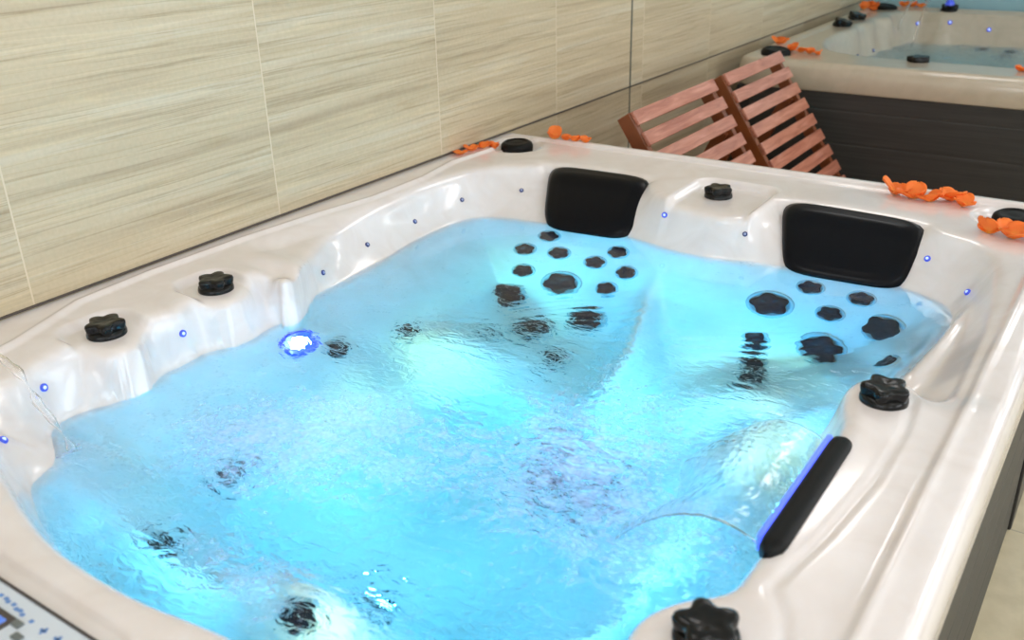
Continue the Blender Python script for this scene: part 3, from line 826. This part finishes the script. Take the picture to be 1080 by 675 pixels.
# sheet from the bar
NU, NV = 90, 70
V, F = [], []
U = np.linspace(0, 1, NU); T = np.linspace(0, 1, NV)
uu, tt = np.meshgrid(U, T, indexing='ij')
y0 = 1.105+.315*uu
land_y = 1.14+.36*uu
yy = y0*(1-tt)+land_y*tt
xx = 1.688-.235*tt-.02*np.sin(uu*9+1)*tt
zz = .902+.05*tt*(1-tt)*2.2-(.118)*tt**1.8
rs = waves(uu*.35, tt*.3, 9, .018, .008, .045, 34)
zz = zz+rs*(.7+1.7*tt)*sst(1.02, .9, tt)
top = np.stack([xx, yy, zz], -1)
thk = .004+.003*np.abs(waves(uu*.35, tt*.3, 10, .1, .02, .05, 8))
bot = top.copy(); bot[..., 2] -= thk; bot[..., 0] -= thk*.5
V = np.concatenate([top.reshape(-1, 3), bot.reshape(-1, 3)])
n0 = NU*NV
idx = np.arange(n0).reshape(NU, NV)
for i in range(NU-1):
    for j in range(NV-1):
        a, b, c, d = idx[i, j], idx[i+1, j], idx[i+1, j+1], idx[i, j+1]
        F.append((a, b, c, d)); F.append((n0+a, n0+d, n0+c, n0+b))
for j in range(NV-1):
    F.append((idx[0, j], idx[0, j+1], n0+idx[0, j+1], n0+idx[0, j])); F.append((idx[-1, j+1], idx[-1, j], n0+idx[-1, j], n0+idx[-1, j+1]))
for i in range(NU-1):
    F.append((idx[i+1, 0], idx[i, 0], n0+idx[i, 0], n0+idx[i+1, 0])); F.append((idx[i, -1], idx[i+1, -1], n0+idx[i+1, -1], n0+idx[i, -1]))
tag(mesh_obj('waterfall_sheet', V, F, M_STREAM), 'clear rippled sheet of water pouring from the black bar on the right rim', 'waterfall')

# ------------------------------------------------------------ far tub
tub2 = empty('hot_tub', (1.2, 6.15, 0), 'second hot tub beyond the wooden slatted recliners, cream rim over a dark planked skirt', 'hot tub')
shell(BOX2, hz2, .10, .03, .785, M_ACR2, tub2, .010)
skirt(tub2, BOX2, [.202, .367, .532, .697], .787)
for x, y, sp in ((.235, 6.31, .1), (.225, 6.66, .3)):
    z = float(hz2(np.array([x]), np.array([y]))[0]); knob(tub2, (x, y, z-.008), sp, (.25, 0, 1), 1.1)
k_ = knob(tub2, (.66, 7.335, .905), .2, (0, -.1, 1), 1.1)
knob(tub2, (.955, 5.20, .890), .2, (0, 0, 1), 1.1)
for x, y in ((.235, 5.14), (.25, 7.29)):
    z = float(hz2(np.array([x]), np.array([y]))[0])
    place('speaker', SPK, M_BLACKM, frame_at(Vector((x, y, z+.008)), (.1, -.05, 1)), tub2, 1.4)
place('lit_nozzle', revolve([(.03, -.004, 0), (.03, .012, 0), (.02, .03, 0), (.008, .034, 0)], 20), M_LEDB, frame_at(Vector((.66, 7.335, .950)), (0, 0, 1)), tub2)
for x, y in ((.40, 6.5), (.39, 6.18), (.50, 7.20), (.70, 7.225), (.95, 7.225), (1.25, 7.225), (.37, 5.7)):
    led(tub2, hz2, x, y, x > .45, 1.7)
for x, y in ((.95, 7.10), (1.12, 7.09), (1.10, 6.99), (1.28, 7.09), (.75, 5.5)):
    jet(tub2, hz2, x, y, .05, .3)
def water2(X, Y): return ZW2+waves(X, Y, 21, .010, .10, .35, 16)+waves(X, Y, 22, .014, .04, .10, 24)
water_obj('tub_water', water2, (.30, 2.2, 5.1, 7.3), W2, .03, .012, M_WATER2, 'pale choppy blue water in the far hot tub', lambda x, y: (.8+0*x, .03+0*x))
lamp(tub2, hz2, 1.9, 5.42, M_LAMP, 1.2); lamp(tub2, hz2, 1.0, 5.40, M_LAMP, 1.2)  # assumed lamps added out of view under the near rim
# thin blue fountain streams rising from the far rim of the far tub
for j, (dx, ht, lab) in enumerate(((-.04, .16, 'left'), (.09, .22, 'right'))):
    pts = []
    for i in range(30):
        t = i/29; pts.append(Vector((.56+dx-.12*t, 7.32-.35*t, .95+4*ht*t*(1-t)-.23*t)))
    V, F = tube(pts, .006, 8)
    tag(mesh_obj('water_jet', V, F, M_STREAM), 'faint thin arc of water on the far tub, the %s one of two' % lab, 'water jet')

# ------------------------------------------------------------ wooden recliners
def recliner(y0, y1, label):
    r = empty('wooden_recliner', (.7, (y0+y1)/2, 0), label, 'recliner', None)
    top = Vector((.392, 0, .990)); bot = Vector((1.045, 0, .012))
    d = (bot-top).normalized(); nn = Vector((-d.z, 0, d.x)); 
    if nn.z < 0: nn = -nn
    L = (bot-top).length
    def mtx(y): return Matrix(((d.x, 0, nn.x, top.x), (0, 1, 0, y), (d.z, 0, nn.z, top.z), (0, 0, 0, 1)))
    w_ = y1-y0
    n = int(L/.086)
    for k in range(n+1):
        bm = bmesh.new(); add_box(bm, .002+k*.086, .058+k*.086, .0, w_, -.0, .016, .003, mtx(y0))
        adopt(bm_obj('slat', bm, M_WOOD), r)
    for yy in (0.0, w_-.032):
        bm = bmesh.new(); add_box(bm, 0, L, yy-.004, yy+.028, -.060, -.001, .003, mtx(y0))
        adopt(bm_obj('side_rail', bm, M_RAIL), r)
    # propping legs and their cross bar
    for yy in (.045, w_-.075):
        a = top+d*.22-nn*.03; b = Vector((.10, 0, .012))
        e = (b-a).normalized(); m2 = Vector((-e.z, 0, e.x))
        M = Matrix(((e.x, 0, m2.x, a.x), (0, 1, 0, y0), (e.z, 0, m2.z, a.z), (0, 0, 0, 1)))
        bm = bmesh.new(); add_box(bm, 0, (b-a).length, yy, yy+.03, -.025, .025, .003, M)
        adopt(bm_obj('prop_leg', bm, M_RAIL), r)
    bm = bmesh.new(); add_box(bm, .40, .44, .045, w_-.045, -.015, .015, .003, M)
    adopt(bm_obj('cross_bar', bm, M_RAIL), r)
recliner(3.16, 3.895, 'red-brown wooden slatted recliner, the left and nearer of the pair, behind the foreground tub')
recliner(4.02, 4.715, 'red-brown wooden slatted recliner, the right one of the pair, against the far tub skirt')

# ------------------------------------------------------------ orange blossoms
def petal_mesh(seed, L=.030, W=.024, curl=.55):
    rng = random.Random(seed); V, F = [], []
    nu, nv = 10, 9
    for i in range(nu):
        u = i/(nu-1)
        for j in range(nv):
            v = j/(nv-1)*2-1
            wd = W*.5*math.sqrt(max(.02, 1-(1.9*u-.92)**2))
            x = L*u; y = wd*v
            z = curl*L*(u**1.5)*(1-.35*u)+.30*v*v*wd+.0015*math.sin(v*7+seed)*u
            V.append((x, y, z+.0015))
    for i in range(nu-1):
        for j in range(nv-1): F.append((i*nv+j, (i+1)*nv+j, (i+1)*nv+j+1, i*nv+j+1))
    me = bpy.data.meshes.new('petal'); me.from_pydata(V, [], F); me.update(); me.materials.append(M_PETAL)
    me.polygons.foreach_set('use_smooth', [True]*len(me.polygons))
    return me
PM = [petal_mesh(s, .036, .044, c) for s, c in ((1, .35), (2, .7), (3, 1.0), (4, .5))]
random.seed(11)
def blossom(x, y, z, s, label, group):
    r = empty('orange_blossom', (x, y, z), label, 'flower', group)
    n = random.choice((3, 3, 4)); a0 = random.random()*6
    for k in range(n):
        o = bpy.data.objects.new('petal', random.choice(PM)); link(o); o.parent = r
        o.rotation_euler = (random.uniform(-.15, .15), random.uniform(-.5, .05), a0+k*6.283/n+random.uniform(-.3, .3))
        o.scale = (s*random.uniform(.85, 1.15),)*3
        sm = o.modifiers.new('solid', 'SOLIDIFY'); sm.thickness = .0012
for (label, group, fn, lst) in BLOSSOMS:
    for i, (x, y, s) in enumerate(lst):
        f = hz1 if fn == 1 else hz2
        z = float(f(np.array([x]), np.array([y]))[0])
        lb = label[i] if isinstance(label, (list, tuple)) else label
        blossom(x, y, z, s, lb, group)
